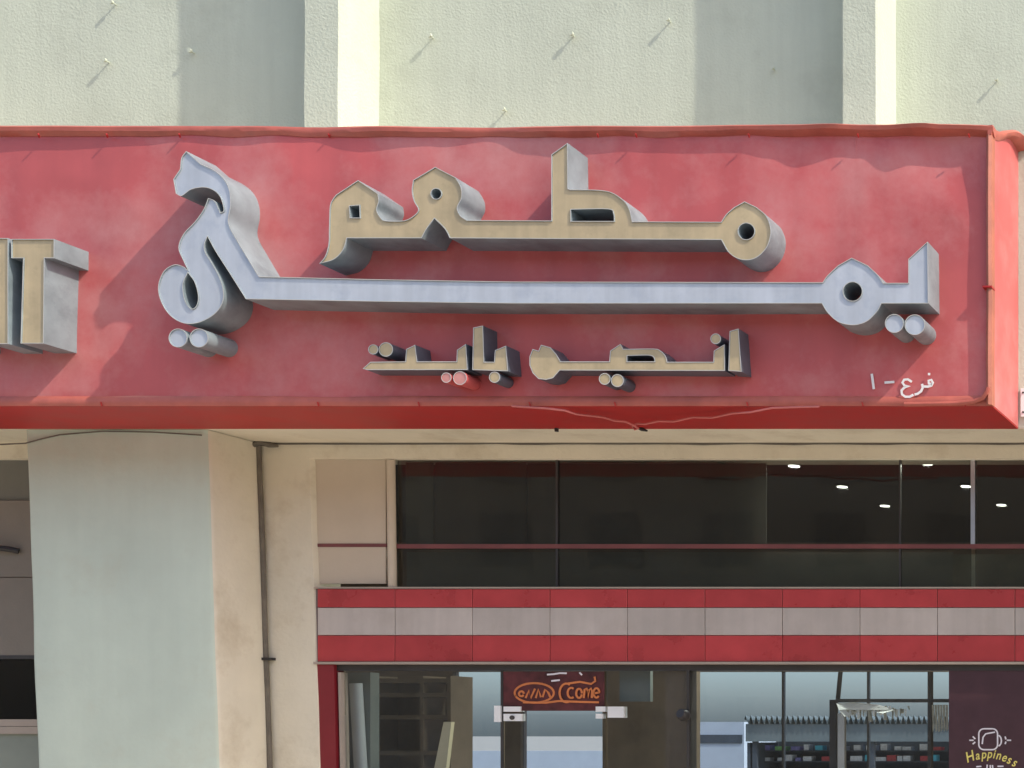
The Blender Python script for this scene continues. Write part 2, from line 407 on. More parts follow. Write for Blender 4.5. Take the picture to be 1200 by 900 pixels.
fitting(698, 709, 828, 834); fitting(698, 706, 836.5, 842); fitting(712, 731, 828, 841)
m = MB().tube([P(600, 841, ZG - .035), P(600, 841, ZG - .02)], .018, 10); m.build('bolt', 'frame_dark', door)

# things behind the glass
pl = empty('light_pole', (X(421, ZG + .3), ZG + .3, .15), 'white tube on a grey post just inside the glass beside the red post', 'post')
B(X(406, ZG + .3), X(434, ZG + .3), ZG + .3, ZG + .4, .15, H(788, ZG + .3)).build('grey_post', 'awning', pl)
MB().tube([P(417, 801, ZG + .26), P(423, 905, ZG + .26)], .045, 16).build('white_tube', 'yard_white', pl, smooth=40)
m = MB(); a = P(524, 846, ZG + .5); m.add([a + Vector((-.03, 0, 0)), a + Vector((.035, 0, 0)), Vector((a.x + .045, a.y - .3, .15)), Vector((a.x - .16, a.y - .3, .15)),
      a + Vector((-.03, .04, 0)), a + Vector((.035, .04, 0)), Vector((a.x + .045, a.y - .26, .15)), Vector((a.x - .16, a.y - .26, .15))],
      [(0, 1, 2, 3), (4, 7, 6, 5), (0, 4, 5, 1), (1, 5, 6, 2), (2, 6, 7, 3), (3, 7, 4, 0)])
tag(m.build('leaning_board', 'cream'), 'tapered cream board leaning inside the shop window', 'board')
sh = empty('wooden_shelf', (X(480, 12.2), 12.2, .15), 'dim brown wooden shelf unit inside the shop behind the steel pole', 'shelf')
B(X(434, 12.4), X(526, 12.4), 12.4, 12.43, .15, H(792, 12.4)).build('back_panel', 'interior_brown', sh)
for y in (795, 812, 838, 880):
    PB(434, 526, y, y + 5, 12.1, .3).build('shelf_board', 'interior_brown', sh)
for px in (434, 492, 524): B(X(px, 12.1), X(px, 12.1) + .03, 12.102, 12.4, .15, H(792, 12.1)).build('upright', 'interior_brown', sh)
ib = PB(726, 762, 786, 822, ZG + .12, .04)
tag(ib.build('grey_panel', 'awning'), 'small grey panel hanging behind the glass beside the door', 'panel')
# inner frame with torn paper
fr = empty('inner_door_frame', (X(1040, 11.2), 11.2, .15), 'dark inner door frame with tattered fringe hanging from its top bar', 'door frame')
B(X(972, 11.2), X(979, 11.2), 11.2, 11.26, .15, H(820, 11.2)).build('upright', 'frame_dark', fr)
B(X(981, 11.2), X(989, 11.2), 11.21, 11.25, .15, H(836, 11.2)).build('inner_upright', 'aluminium', fr)
B(X(1087, 11.2), X(1091, 11.2), 11.2, 11.26, .15, H(787, 11.2)).build('upright', 'frame_dark', fr)
B(X(979, 11.2), X(1087, 11.2), 11.201, 11.259, H(823, 11.2), H(819, 11.2)).build('top_bar', 'frame_dark', fr)
B(X(1091, 11.2), X(1112, 11.2), 11.201, 11.259, H(823, 11.2), H(819, 11.2)).build('top_bar', 'frame_dark', fr)
m = MB(); m.tube([P(985, 787, 11.4), P(982, 819, 11.4)], .02, 6); m.build('hanger_rod', 'frame_dark', fr)
tp = empty('tattered_fringe', (X(1040, 11.15), 11.15, H(850, 11.15)), 'tattered pale fringe hanging from the inner frame bar', 'paper')
def sheet(pts, Z, name, mt, parent, bend=.04):
    vs = [P(x, y, Z + bend * math.sin(x * .13 + y * .07)) for x, y in pts]; vb = [v + Vector((0, .004, 0)) for v in vs]; n = len(vs)
    tri = tessellate_polygon([[Vector((x, -y, 0)) for x, y in pts]])
    MB().add(vs + vb, [t for t in tri] + [tuple(i + n for i in t[::-1]) for t in tri] + [(i, (i + 1) % n, n + (i + 1) % n, n + i) for i in range(n)]).build(name, mt, parent)
sheet([(980, 824), (1000, 823), (1030, 826), (1048, 832), (1035, 836), (1010, 832), (1000, 838), (990, 840), (983, 832)], 11.17, 'sheet', 'paper', tp)
rs = random.Random(3)
for k in range(26):
    px = 985 + k * 3.1 + rs.uniform(-1, 1); L = rs.uniform(5, 14); y0 = 829 + rs.uniform(-2, 4)
    sheet([(px, y0), (px + 2.6, y0), (px + 2.2 + rs.uniform(-2, 2), y0 + L), (px + .8 + rs.uniform(-2, 2), y0 + L)], 11.16 + .02 * (k % 2), 'shred', 'paper_brown' if k % 3 else 'paper', tp, 0)
for k in range(6):
    px = 1092 + k * 3.2; sheet([(px, 826), (px + 2.5, 826), (px + 3.2, 856 + rs.uniform(-6, 6)), (px + 1, 858)], 11.17, 'shred', 'paper_brown', tp, 0)

# sticker over the door, poster at the right
st = empty('door_sticker', (X(650, ZG), ZG - .006, H(833, ZG)), 'dark maroon sticker with orange script above the glass door', 'sticker')
ys = ZG - .008
B(X(590.5, ZG), X(709, ZG), ys, ys + .003, H(833, ZG), H(787, ZG)).build('sticker_sheet', 'sticker', st)
def strokes(lines, Z, width, name, mt, parent):
    off = 0
    for ln in lines:
        MB().ribbon([(X(x, Z), H(y, Z)) for x, y in ln], width, Z - off, .002).build(name, mt, parent); off += .0006
def arc(cx, cy, rx, ry, a0, a1, n=18): return [(cx + rx * math.cos(math.radians(a0 + (a1 - a0) * i / n)), cy - ry * math.sin(math.radians(a0 + (a1 - a0) * i / n))) for i in range(n + 1)]
L = [arc(626, 812, 23, 11.5, 200, -165, 30), arc(611, 813, 3, 3, 0, 330, 8),
     [(616, 818), (620, 809), (622, 818), (627, 807)], [(628, 818), (631, 808), (634, 817)], [(636, 817), (639, 808), (643, 812), (645, 817)],
     [(613, 823), (640, 823.5), (655, 821.5), (680, 822.5), (702, 823)],
     arc(664, 812, 8, 11, 60, 300, 14), [(666, 801), (680, 799), (693, 801.5), (698, 798), (697, 793)],
     arc(670, 812, 4.5, 6, 55, 305, 10), arc(679, 812.5, 3.4, 5.4, 0, 345, 14), [(684.5, 818), (685.5, 808), (688, 806.8), (689.3, 810), (689, 818), (690.5, 809), (693, 806.8), (694.3, 810), (694, 818)], [(696.5, 812.5), (702.5, 811.5)] + arc(699.5, 812, 3.4, 5.6, 10, 320, 12)]
strokes(L, ys - .003, .016, 'script_stroke', 'print_orange', st)
strokes([[(641, 790.5), (649, 790), (656, 788.8), (664, 789)], [(646, 798), (656, 797)], [(679, 782 + 6), (682, 791)]], ys - .003, .013, 'small_stroke', 'print_white', st)
ps = empty('wall_poster', (X(1160, ZG), ZG - .01, .15), 'dark maroon poster with a white mug drawing and yellow script', 'poster')
yp = ZG - .012
B(X(1112.5, ZG), X(1400, ZG), yp, yp + .01, .16, zp1 + .002).build('poster_sheet', 'poster', ps)
Z = yp - .003
mug = [arc(1153, 860, 6, 6, 180, 90, 6) + [(1160, 854)] + arc(1163, 860, 6, 6, 90, 0, 6) + [(1169, 870)] + arc(1163, 872.5, 6, 6, 0, -90, 6) + [(1157, 878.5)] + arc(1153, 872.5, 6, 6, 270, 180, 6) + [(1147, 860)],
       [(1151, 872), (1152, 864), (1155, 860), (1160, 859), (1166, 858)], arc(1169, 868, 4.5, 6.5, 75, -75, 10),
       [(1136, 867.5), (1141, 867.5)], [(1140, 863), (1143, 866)], [(1140, 872), (1143, 869.5)], [(1180, 867.5), (1185, 867.5)], [(1178, 863), (1179, 866.5)], [(1178, 872), (1179, 869)]]
strokes(mug, Z, .011, 'mug_stroke', 'print_white', ps)
def glyph_mesh(txt, size, shear=0.):
    cu = bpy.data.curves.new('t', 'FONT'); cu.body = txt; cu.size = size; cu.shear = shear; cu.extrude = .001; cu.offset = .003 * size * 4
    ob = bpy.data.objects.new('t', cu); COL.objects.link(ob)
    dg = bpy.context.evaluated_depsgraph_get(); me = bpy.data.meshes.new_from_object(ob.evaluated_get(dg))
    vs = [v.co.copy() for v in me.vertices]; fs = [tuple(p.vertices) for p in me.polygons]
    bpy.data.objects.remove(ob); bpy.data.curves.remove(cu); bpy.data.meshes.remove(me)
    return vs, fs
mb = MB()
word = 'Happiness'; xs_ = [1133, 1143.5, 1150, 1156.5, 1163, 1166.5, 1173, 1179, 1185]; ys_ = [893, 889.5, 888, 887.3, 887.5, 888.5, 890.5, 893, 896]
for k, ch in enumerate(word):
    vs, fs = glyph_mesh(ch, (.115 if k == 0 else .098), .25)
    a = -(xs_[k] - 1159) * .014
    R = Matrix.Rotation(a, 4, 'Y')
    for v in vs: pass
    base = P(xs_[k], ys_[k] + 1, Z - .002)
    out = []
    for v in vs:
        q = Vector((v.x * .82, 0, v.y)); q = Matrix.Rotation(-a, 3, 'Y') @ q
        out.append(base + q + Vector((0, -v.z, 0)))
    mb.add(out, fs)
mb.build('lettering', 'print_yellow', ps)
strokes([[(1144, 898.5), (1150, 898)], [(1156, 905), (1157, 896)], [(1160.5, 905), (1160.5, 896.5)], [(1163, 896.5), (1164, 905)], [(1169, 898), (1176, 898)]], Z, .011, 'letter_stroke', 'print_white', ps)

# ceiling lamps inside
for k, (px, py) in enumerate(((930.5, 544), (987, 568.5), (1037, 591), (1086.5, 541.5), (1132, 568), (1173.5, 590))):
    z = soff - .031; Zd = F * (z - EYE) / (VY - py)
    c = Vector((X(px, Zd), Zd, z))
    e = empty('ceiling_lamp', c + Vector((0, 0, -.02)), 'round white recessed lamp glowing in the dark shop ceiling', 'ceiling lamp', 'lamps in the shop ceiling')
    MB().tube([c + Vector((0, 0, .0)), c + Vector((0, 0, -.014))], .06, 20).build('ring', 'frame_dark', e, smooth=40)
    MB().tube([c + Vector((0, 0, -.0145)), c + Vector((0, 0, -.020))], .045, 20).build('diffuser', 'lamp', e)
    al = bpy.data.lights.new('lamp_light', 'AREA'); al.shape = 'DISK'; al.size = .09; al.energy = 20; al.color = (.95, 1, .88)
    lo_ = bpy.data.objects.new('lamp_light', al); COL.objects.link(lo_); lo_.parent = e; lo_.location = (0, 0, -.012)

# ------------------------------------------------------------------ behind the shop: things added to stand in for street reflections
tag(B(-60, 30, 44, 44.3, 0, 1.15).build('reflection_wall', 'yard_white'), 'low white wall added behind the shop in place of a street reflection', 'wall')
ZK = 24.
kz1 = H(838, ZK); kz0 = H(869, ZK)
ki = empty('kiosk', (X(980, ZK), ZK, 0), 'small grey kiosk with corrugated awning added in place of a street reflection', 'kiosk')
m = MB(); x0, x1 = X(872, ZK), X(1180, ZK); n = 50
vs = []; fs = []
for i in range(n * 4 + 1):
    t = i / (n * 4); x = x0 + (x1 - x0) * t; dz = .075 * math.sin(i * math.pi / 2)
    vs += [(x, ZK, kz1 - .075 + dz), (x, ZK + 1.2, kz1 - .30 + dz)]
for i in range(n * 4): fs.append((2 * i, 2 * i + 1, 2 * i + 3, 2 * i + 2))
m.add(vs, fs).build('corrugated_roof', 'awning', ki)
B(x0, x1, ZK + .06, ZK + .1, kz0, kz1 - .155).build('fascia', 'awning', ki)
B(x0, x1, ZK + 1.3, ZK + 1.4, 0, kz1 - .4).build('back_wall', 'yard_dark', ki)
B(x0, x0 + .05, ZK + .12, ZK + 1.3, 0, kz0 - .02).build('side_wall', 'yard_dark', ki)
for px in (878, 1016, 1150): B(X(px, ZK), X(px, ZK) + .08, ZK + .12, ZK + .2, 0, kz0 + .05).build('post', 'yard_dark', ki)
for q in (880, 893, 906): B(x0, x1, ZK + .7, ZK + 1.28, H(q, ZK) - .02, H(q, ZK)).build('shelf_board', 'yard_dark', ki)
rg = random.Random(11); gm = ['goods_white'] * 6 + ['goods_red', 'goods_violet', 'goods_green', 'goods_cyan']
gn = ['white carton'] * 6 + [ 'red carton', 'violet carton', 'green carton', 'cyan carton']
for q in (880, 893):
    px = 893
    while px < 1100:
        wd = rg.uniform(5, 14); hh = rg.uniform(4, 8); k = rg.randrange(len(gm))
        Zc = ZK + .72
        o = B(X(px, Zc), X(px + wd, Zc), Zc, Zc + .2, H(q, ZK) + .001, H(q, ZK) + hh * ZK / F).build('carton', gm[k])
        sl = 'upper' if q == 880 else 'lower'
        tag(o, 'small %s on the added kiosk %s shelf' % (gn[k], sl), 'carton', gn[k] + 's on the kiosk ' + sl + ' shelf')
        px += wd + rg.uniform(1, 12)
vn = empty('reflection_van', (X(832, 27), 27, 0), 'white box van body added beside the kiosk in place of a street reflection', 'van')
B(X(740, 27), X(872, 27), 27, 29, .5, H(846, 27)).build('body', 'yard_white', vn)
B(X(742, 27), X(870, 27), 26.98, 27.0, H(871, 27), H(861, 27)).build('side_window', 'yard_dark', vn)
for px in (765, 850):
    c = P(px, 860, 27); MB().tube([(c.x, 26.95, .38), (c.x, 27.2, .38)], .38, 20).build('wheel', 'yard_dark', vn)

# ------------------------------------------------------------------ left bay beside the column
lb = empty('shuttered_shop', (X(-60, ZG), ZG, .15), 'shuttered neighbouring shop front at the far side of the column', 'shop front')
pane(lb, 'pane', -280, 45, H(586, ZG), zl0, 'film', ZG)
PB(-280, 55, 586.5, 676, ZG - .03, .03).build('shutter_board', 'shutter', lb)
PB(-280, 55, 677, 768, ZG - .026, .03).build('shutter_board', 'shutter', lb)
PB(-280, 60, 768, 772, ZG - .03, .04).build('rail', 'frame_dark', lb)
pane(lb, 'pane', -280, 60, H(843, ZG), H(772, ZG), 'glass_dark')
PB(-280, 60, 843, 851, ZG - .03, .04).build('rail', 'frame_beige', lb)
PB(-280, 60, 851.5, 860, ZG - .026, .04).build('rail', 'frame_beige', lb)
pane(lb, 'pane', -280, 60, .16, H(860, ZG), 'film_green')
B(X(-280, ZG), X(64, ZG), ZG + .5, ZG + .55, .16, H(765, ZG)).build('backing_panel', 'interior_dark', lb)
pts = [P(-60, 634, ZG - .08), P(-20, 640, ZG - .09), P(10, 643.5, ZG - .08), P(22, 646, ZG - .045)]
tag(MB().tube(pts, .022, 8).build('black_cable_end', 'black_plastic', smooth=40), 'thick black cable end fixed to the board beside the column', 'cable')

# ------------------------------------------------------------------ sign box
sx1 = X(1163, ZS); sx0 = -17.0; sz0 = soff; sz1 = H(152, ZS)
sg = empty('signboard', ((sx0 + sx1) / 2, ZS, sz0), 'long faded red sheet metal sign box above the shop front', 'signboard')
# front: gently buckled sheet
vs = []; fs = []; nx, nz = 420, 60
for i in range(nx + 1):
    for j in range(nz + 1):
        x = sx0 + (sx1 - sx0) * i / nx; z = sz0 + (sz1 - sz0) * j / nz
        ex = min(1, (sx1 - x) / .15) * min(1, j / 3, (nz - j) / 3)
        d = .010 * noise.noise(Vector((x * .8, z * .9, 2.2))) + .0045 * noise.noise(Vector((x * 2.6, z * 1.5, 7.2))) + .0015 * noise.noise(Vector((x * 6, z * 5, 3.)))
        wc = math.exp(-((x - X(1090, ZS)) / .55) ** 2 - ((z - H(200, ZS)) / .45) ** 2)
        rd = 1 - 2 * abs(noise.noise(Vector((x * 1.7 + z * .9, z * 1.5 - x * .6, 5.5))))
        d -= (.022 * wc + .0035) * rd
        vs.append((x, ZS + d * ex, z))
for i in range(nx):
    for j in range(nz):
        a = i * (nz + 1) + j; fs.append((a, a + 1, a + nz + 2, a + nz + 1))
MB().add(vs, fs).build('front_panel', 'sign_red', sg, smooth=60)
B(sx0, sx1 - .002, ZS + .03, ZW - .003, sz1 - .02, sz1).build('top_panel', 'bounce_top', sg)
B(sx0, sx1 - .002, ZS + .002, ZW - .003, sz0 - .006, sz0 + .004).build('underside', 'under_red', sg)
def rise(t): return .20 * (lambda u: u * u * (3 - 2 * u))(min(1, max(0, (t - .05) / .75)))
ep = []
for i in range(13):
    t = i / 12; ep.append((ZS + .004 + (ZW - .007 - ZS) * t, sz1 - .02 + rise(t)))
ring = [(ZS + .004, sz0 + .005)] + ep + [(ZW - .003, sz0 + .005)]; n_ = len(ring)
m = MB(); m.add([(sx1 - .006, y, z) for y, z in ring] + [(sx1, y, z) for y, z in ring], [tuple(range(n_)), tuple(range(2 * n_ - 1, n_ - 1, -1))] + [(i, (i + 1) % n_, n_ + (i + 1) % n_, n_ + i) for i in range(n_)])
m.build('end_panel', 'sign_red', sg)
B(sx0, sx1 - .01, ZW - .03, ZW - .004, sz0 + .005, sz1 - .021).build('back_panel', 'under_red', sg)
# folded lip along the top: sticks out unevenly and throws a wavy shadow
cp = [(-1300, .03), (-200, .03), (0, .046), (60, .042), (130, .034), (225, .026), (300, .03), (370, .016), (450, .042), (520, .03), (580, .018), (640, .044), (680, .052), (765, .043), (830, .046), (885, .05), (930, .06), (975, .078), (1010, .058), (1035, .06), (1085, .094), (1105, .072), (1130, .066), (1150, .06), (1166, .05)]
def pro(px):
    for (a, u), (b, v) in zip(cp, cp[1:]):
        if a <= px <= b:
            t = (px - a) / (b - a); t = t * t * (3 - 2 * t); return u + (v - u) * t
    return cp[-1][1] if px > cp[-1][0] else cp[0][1]
def lip(mb, pts):
    """pts: list of 5-point cross sections"""
    k = len(pts[0]); vs = [q for p in pts for q in p]; fs = []
    for i in range(len(pts) - 1):
        for j in range(k): a = i * k + j; b = i * k + (j + 1) % k; fs.append((a, b, b + k, a + k))
    fs += [tuple(range(k)), tuple((len(pts) - 1) * k + j for j in range(k))]
    mb.add(vs, fs)
secs = []
px = -1200.
while px <= 1166.01:
    x = X(px, ZS); p = pro(px) * 1.05; wv = .0035 * noise.noise(Vector((px * .012, 3, 1))) - (.02 if px < -1e9 else 0)
    h = .062 + .012 * noise.noise(Vector((px * .02, 8, 1)))
    zt = sz1 + .012 + wv + .004 * math.sin(px * .008)
    secs.append([(x, ZS + .03, zt - .004), (x, ZS - p * .75, zt), (x, ZS - p, zt - .012), (x, ZS - p * .85 - .003, zt - h * .6), (x, ZS - .008, zt - h), (x, ZS + .012, zt - h)])
    px += 7
m = MB(); lip(m, secs); m.build('top_lip', 'trim_red', sg, smooth=35)
# lip folded round the end
secs = []
for i in range(15):
    y = ZS - .05 + (ZW - .005 - ZS + .05) * i / 14; t = i / 14
    q = .015 + .11 * t * t; zt = sz1 + .012 + rise(t)
    secs.append([(sx1 - .02, y, zt - .004), (sx1 + q * .8, y, zt), (sx1 + q, y, zt - .015), (sx1 + q * .8, y, zt - .04), (sx1 + .004, y, zt - .065), (sx1 - .02, y, zt - .065)])
m = MB(); lip(m, secs); m.build('end_lip', 'trim_red', sg, smooth=35)
# bottom edge trim
secs = []; px = -1200.
while px <= 1161:
    x = X(px, ZS); p = .012 + .005 * noise.noise(Vector((px * .015, 1, 5))); zt = sz0 + .062 + .008 * noise.noise(Vector((px * .009, 2, 6)))
    secs.append([(x, ZS + .012, sz0 - .003), (x, ZS - p, sz0 - .008), (x, ZS - p - .008, sz0 + .012), (x, ZS - p - .002, zt - .014), (x, ZS - .004, zt), (x, ZS + .012, zt)])
    px += 7
m = MB(); lip(m, secs); m.build('bottom_trim', 'trim_red', sg, smooth=35)
# corner trim up the right edge
secs = []
for i in range(40):
    z = sz0 - .004 + (sz1 - .05 - sz0) * i / 39; p = .050 + .006 * noise.noise(Vector((z * 1.5, 4, 4)))
    dx = .004 * noise.noise(Vector((z * 2, 9, 4)))
    secs.append([(sx1 - .05 + dx, ZS + .02, z), (sx1 - .03 + dx, ZS - p + .01, z), (sx1 - .015 + dx, ZS - p, z), (sx1 + .006 + dx, ZS - p + .012, z), (sx1 + .008 + dx, ZS + .03, z)])
m = MB(); lip(m, secs); m.build('corner_trim', 'trim_brown', sg, smooth=35)
for py in (338,):
    B(sx1 - .054, sx1 + .012, ZS - .062, ZS + .02, H(py + 2, ZS), H(py, ZS)).build('trim_joint', 'under_red', sg)
for px in (1003,):
    B(X(px, ZS) - .003, X(px, ZS) + .003, ZS - .006, ZS + .012, sz0 + .07, sz1 - .06).build('panel_seam', 'sign_red', sg)
for px in (45, 125, 210, 385, 700, 745, 877, 1005, 1135):
    MB().tube([P(px, 157, ZS - pro(px) - .008), P(px + 1, 161, ZS - pro(px) + .01)], .006, 6).build('rivet', 'under_red', sg)
for px in (118, 372, 490, 620, 720, 875, 1010, 1130):
    MB().tube([P(px, 471, ZS - .034), P(px + 1.5, 476, ZS - .02)], .005, 6).build('rivet', 'under_red', sg)
m = MB(); m.tube([P(1060, 474, ZS - .03), P(1120, 473, ZS - .03), P(1142, 470.5, ZS - .035), P(1152, 466, ZS - .05), P(1157, 458, ZS - .06), P(1158, 454, ZS - .06)], .016, 8)
m.build('loose_trim', 'trim_red', sg, smooth=40)

# painted branch text on the sign front
br = [[(1021.5, 438), (1022.5, 445), (1024, 456)], [(1036.5, 448.3), (1048, 447.6)],
      [(1068.5, 447.5), (1064, 444.5), (1059.5, 445), (1057.5, 448.5), (1060, 452), (1066, 452.5), (1060, 454), (1056.5, 457.5), (1057, 462), (1061, 465), (1066, 465), (1070.5, 462.5)],
      [(1080.5, 450), (1081.5, 454), (1079.5, 458.5), (1075.5, 461.5), (1071.8, 462.3)],
      [(1082.5, 453), (1087, 453.2), (1091.5, 452), (1093.4, 448.5), (1091.5, 445.2), (1088.2, 446.2), (1088.5, 449.5), (1092, 450)], [(1087.5, 438.5), (1090.2, 438.5)]]
bt = empty('painted_lettering', (X(1058, ZS), ZS - .016, H(465, ZS)), 'small white Arabic branch number painted on the lower end of the sign', 'lettering')
strokes(br, ZS - .016, .0165, 'painted_stroke', 'white_paint', bt)

# ------------------------------------------------------------------ metal letters
def smooth_closed(pts, sub=5):
    n = len(pts); out = []
    cor = [len(p) > 2 for p in pts]; q = [Vector((p[0], p[1])) for p in pts]
    for i in range(n):
        p1, p2 = q[i], q[(i + 1) % n]; c1, c2 = cor[i], cor[(i + 1) % n]
        out.append(p1)
        if c1 and c2: continue
        p0 = p1 - (p2 - p1) if c1 else q[i - 1]
        p3 = p2 + (p2 - p1) if c2 else q[(i + 2) % n]
        for k in range(1, sub):
            t = k / sub
            out.append(.5 * ((2 * p1) + (p2 - p0) * t + (2 * p0 - 5 * p1 + 4 * p2 - p3) * t * t + (3 * p1 - p0 - 3 * p2 + p3) * t ** 3))
    return out
def circ(cx, cy, r, n=28, ry=None): return [Vector((cx + r * math.cos(2 * math.pi * k / n), cy + (ry or r) * math.sin(2 * math.pi * k / n))) for k in range(n)]
def area(c): return sum(a.x * b.y - b.x * a.y for a, b in zip(c, c[1:] + c[:1])) / 2
def offset(c, d):                     # moves a contour inwards (d > 0) for outer ones wound with positive area
    n = len(c); out = []
    for i in range(n):
        a = (c[i] - c[i - 1]); b = (c[(i + 1) % n] - c[i])
        if a.length < 1e-9: a = b
        if b.length < 1e-9: b = a
        a.normalize(); b.normalize(); na = Vector((-a.y, a.x)); nb = Vector((-b.y, b.x)); nn = na + nb
        if nn.length < .3: nn = na
        nn.normalize(); k = max(.55, nn.dot(na)); out.append(c[i] + nn * d / k)
    return out
def prism(contours, ys_offs, cap0, cap1):
    """contours in (x, z); stack of (y, inset) rings"""
    mb = MB(); rings = []
    for y, off in ys_offs:
        rings.append([[Vector((p.x, y, p.y)) for p in offset(c, off)] for c in contours])
    for ci, c in enumerate(contours):
        n = len(c)
        for a, b in zip(rings, rings[1:]):
            mb.add(a[ci] + b[ci], [(i, (i + 1) % n, n + (i + 1) % n, n + i) for i in range(n)])
    for ring, do in ((rings[0], cap0), (rings[-1], cap1)):
        if not do: continue
        flat = [[Vector((v.x, v.z, 0)) for v in c] for c in ring]
        tri = tessellate_polygon(flat); allv = [v for c in ring for v in c]
        mb.add(allv, tri)
    bm = bmesh.new()
    return mb
def weld(o, d=.0004):
    bm = bmesh.new(); bm.from_mesh(o.data); bmesh.ops.remove_doubles(bm, verts=bm.verts, dist=d); bmesh.ops.recalc_face_normals(bm, faces=bm.faces); bm.to_mesh(o.data); bm.free()
def letter(name, label, contours, depth, face, ret, group=None, cat='sign letter', sub=5, parent=None):
    Zf = ZS - depth
    cs = []
    for i, c in enumerate(contours):
        c = c if isinstance(c[0], Vector) else smooth_closed(c, sub)
        c = [Vector((X(p.x, Zf), H(p.y, Zf))) for p in c]
        if (area(c) < 0) == (i == 0): c = c[::-1]
        cs.append(c)
    lo = min(p.y for p in cs[0]); cx = sum(p.x for p in cs[0]) / len(cs[0])
    e = parent or empty(name, (cx, ZS, lo), label, cat, group)
    t = .0042 if depth > .2 else .005; rc = .012 if depth > .2 else .007
    f = prism(cs, [(Zf + rc - .004, t + .0004), (Zf + rc, t + .0004)], True, False)
    q = prism(cs, [(ZS + .008, 0), (Zf, 0), (Zf, t), (Zf + rc + .004, t)], False, False)
    o = q.build('dot' if parent else 'return', [ret, 'lip_edge'], e); weld(o)
    weld(f.build('face', face, o if parent else e))
    for p in o.data.polygons:
        if abs(p.normal.y) > .95: p.material_index = 1
    o.data.shade_smooth(); o.data.set_sharp_from_angle(angle=math.radians(32))
    return e
DB, DS_ = .244, .15
# upper tan word
A = [(374, 309, 1), (381, 300), (385, 285), (385.5, 268), (386.5, 242), (390, 233), (394, 228, 1), (419.5, 211, 1), (443, 227, 1), (444, 236), (441.5, 246), (446, 255), (452, 258.5), (472, 258.5), (483, 254), (490, 246), (485, 236), (482.5, 224), (484, 211, 1), (510, 195.5, 1), (534, 208, 1),
     (540.5, 220), (541, 232), (536, 243), (539, 252), (547, 258, 1), (646, 258.5, 1), (646, 181, 1), (665, 167.5, 1), (665.5, 221, 1), (668, 222, 1), (700, 222.5), (717, 225.5), (731, 235), (738, 246), (741, 259.5, 1), (845, 260, 1), (851, 251), (860, 243, 1), (872.5, 236, 1), (887, 243, 1), (898, 253),
     (903.5, 270), (899, 289), (886, 302), (870, 304.5), (855, 297), (845, 281, 1), (527, 279, 1), (521, 268), (509, 256, 1), (500, 268), (494, 279, 1), (406.5, 279, 1), (402, 293), (391, 304)]
letter('sign_word', 'tan metal Arabic word across the upper part of the red sign', [A, [(409.5, 241.5, 1), (421, 240.5, 1), (421.5, 255, 1), (410.5, 255, 1)], circ(511, 227, 6), [(669, 245.5, 1), (712, 245), (718.5, 250), (719.5, 259, 1), (669, 259, 1)], circ(874.5, 271, 9.5)], DB, 'tan_face', 'steel_return')
# large silver word
Bw = [(203, 210, 1), (211, 198, 1), (212.5, 185), (218, 177, 1), (235, 192, 1), (250, 199), (262, 209), (269, 223), (270.5, 240), (268, 262), (281, 287, 1), (303.5, 324, 1), (450, 327.5, 1), (600, 330, 1), (964, 330.8, 1), (969.5, 323), (982, 311, 1), (998, 302, 1), (1017, 311, 1), (1028.5, 322), (1035, 331.5, 1), (1064.4, 331.5, 1), (1064.4, 303.5, 1), (1087, 283, 1), (1088, 355.5, 1), (1033, 355.5, 1),
      (1027, 366), (1015, 377), (999, 381), (982, 377), (969.5, 366), (963, 355.5, 1), (600, 355.5, 1), (450, 353.5, 1), (288, 350.5, 1), (269.5, 321, 1), (252.5, 294.5), (243, 277, 1), (239.5, 287), (241, 296), (247, 306), (256, 322), (261.5, 338), (261, 354), (252.5, 367), (237, 376.5), (221, 379.5), (207, 375.5), (195, 365), (187, 349), (185.5, 333.5), (192, 317.5), (204, 310), (214, 312), (220, 316.5, 1), (214.5, 305), (209, 290), (215, 274), (228, 260), (238, 246), (244, 232, 1), (252, 236), (258, 249, 1), (262, 246), (258, 231), (250, 223), (239, 219.5), (224, 222), (213, 229.5), (206, 227, 1)]
letter('sign_word', 'large silver Arabic word with long bar across the middle of the red sign', [Bw, [(220, 319.5, 1), (214.5, 333), (216.5, 351), (223.7, 361.5), (230, 358), (232, 347), (228, 331)], circ(999, 341.5, 11)], DB, 'silver_face', 'steel_return')
def dots(cl, depth, label, face, ret):
    e = None
    for k, (cx, cy, r_) in enumerate(cl):
        if len(cl) == 1: return letter('sign_dot', label, [circ(cx, cy, r_)], depth, face, ret, cat='sign dot')
        if e is None:
            e = empty('sign_dots', P(sum(c[0] for c in cl) / 2, cy + r_, ZS), label, 'sign dots')
        letter('dot', None, [circ(cx, cy, r_)], depth, face, ret, parent=e)
    return e
dots([(1048, 379, 11), (1072, 380.5, 12)], DB, 'pair of round silver dots under the pointed end of the large silver word', 'silver_face', 'steel_return')
dots([(208.5, 396, 11), (233, 396, 11)], DB, 'pair of round silver dots under the curled ring of the large silver word', 'silver_face', 'steel_return')
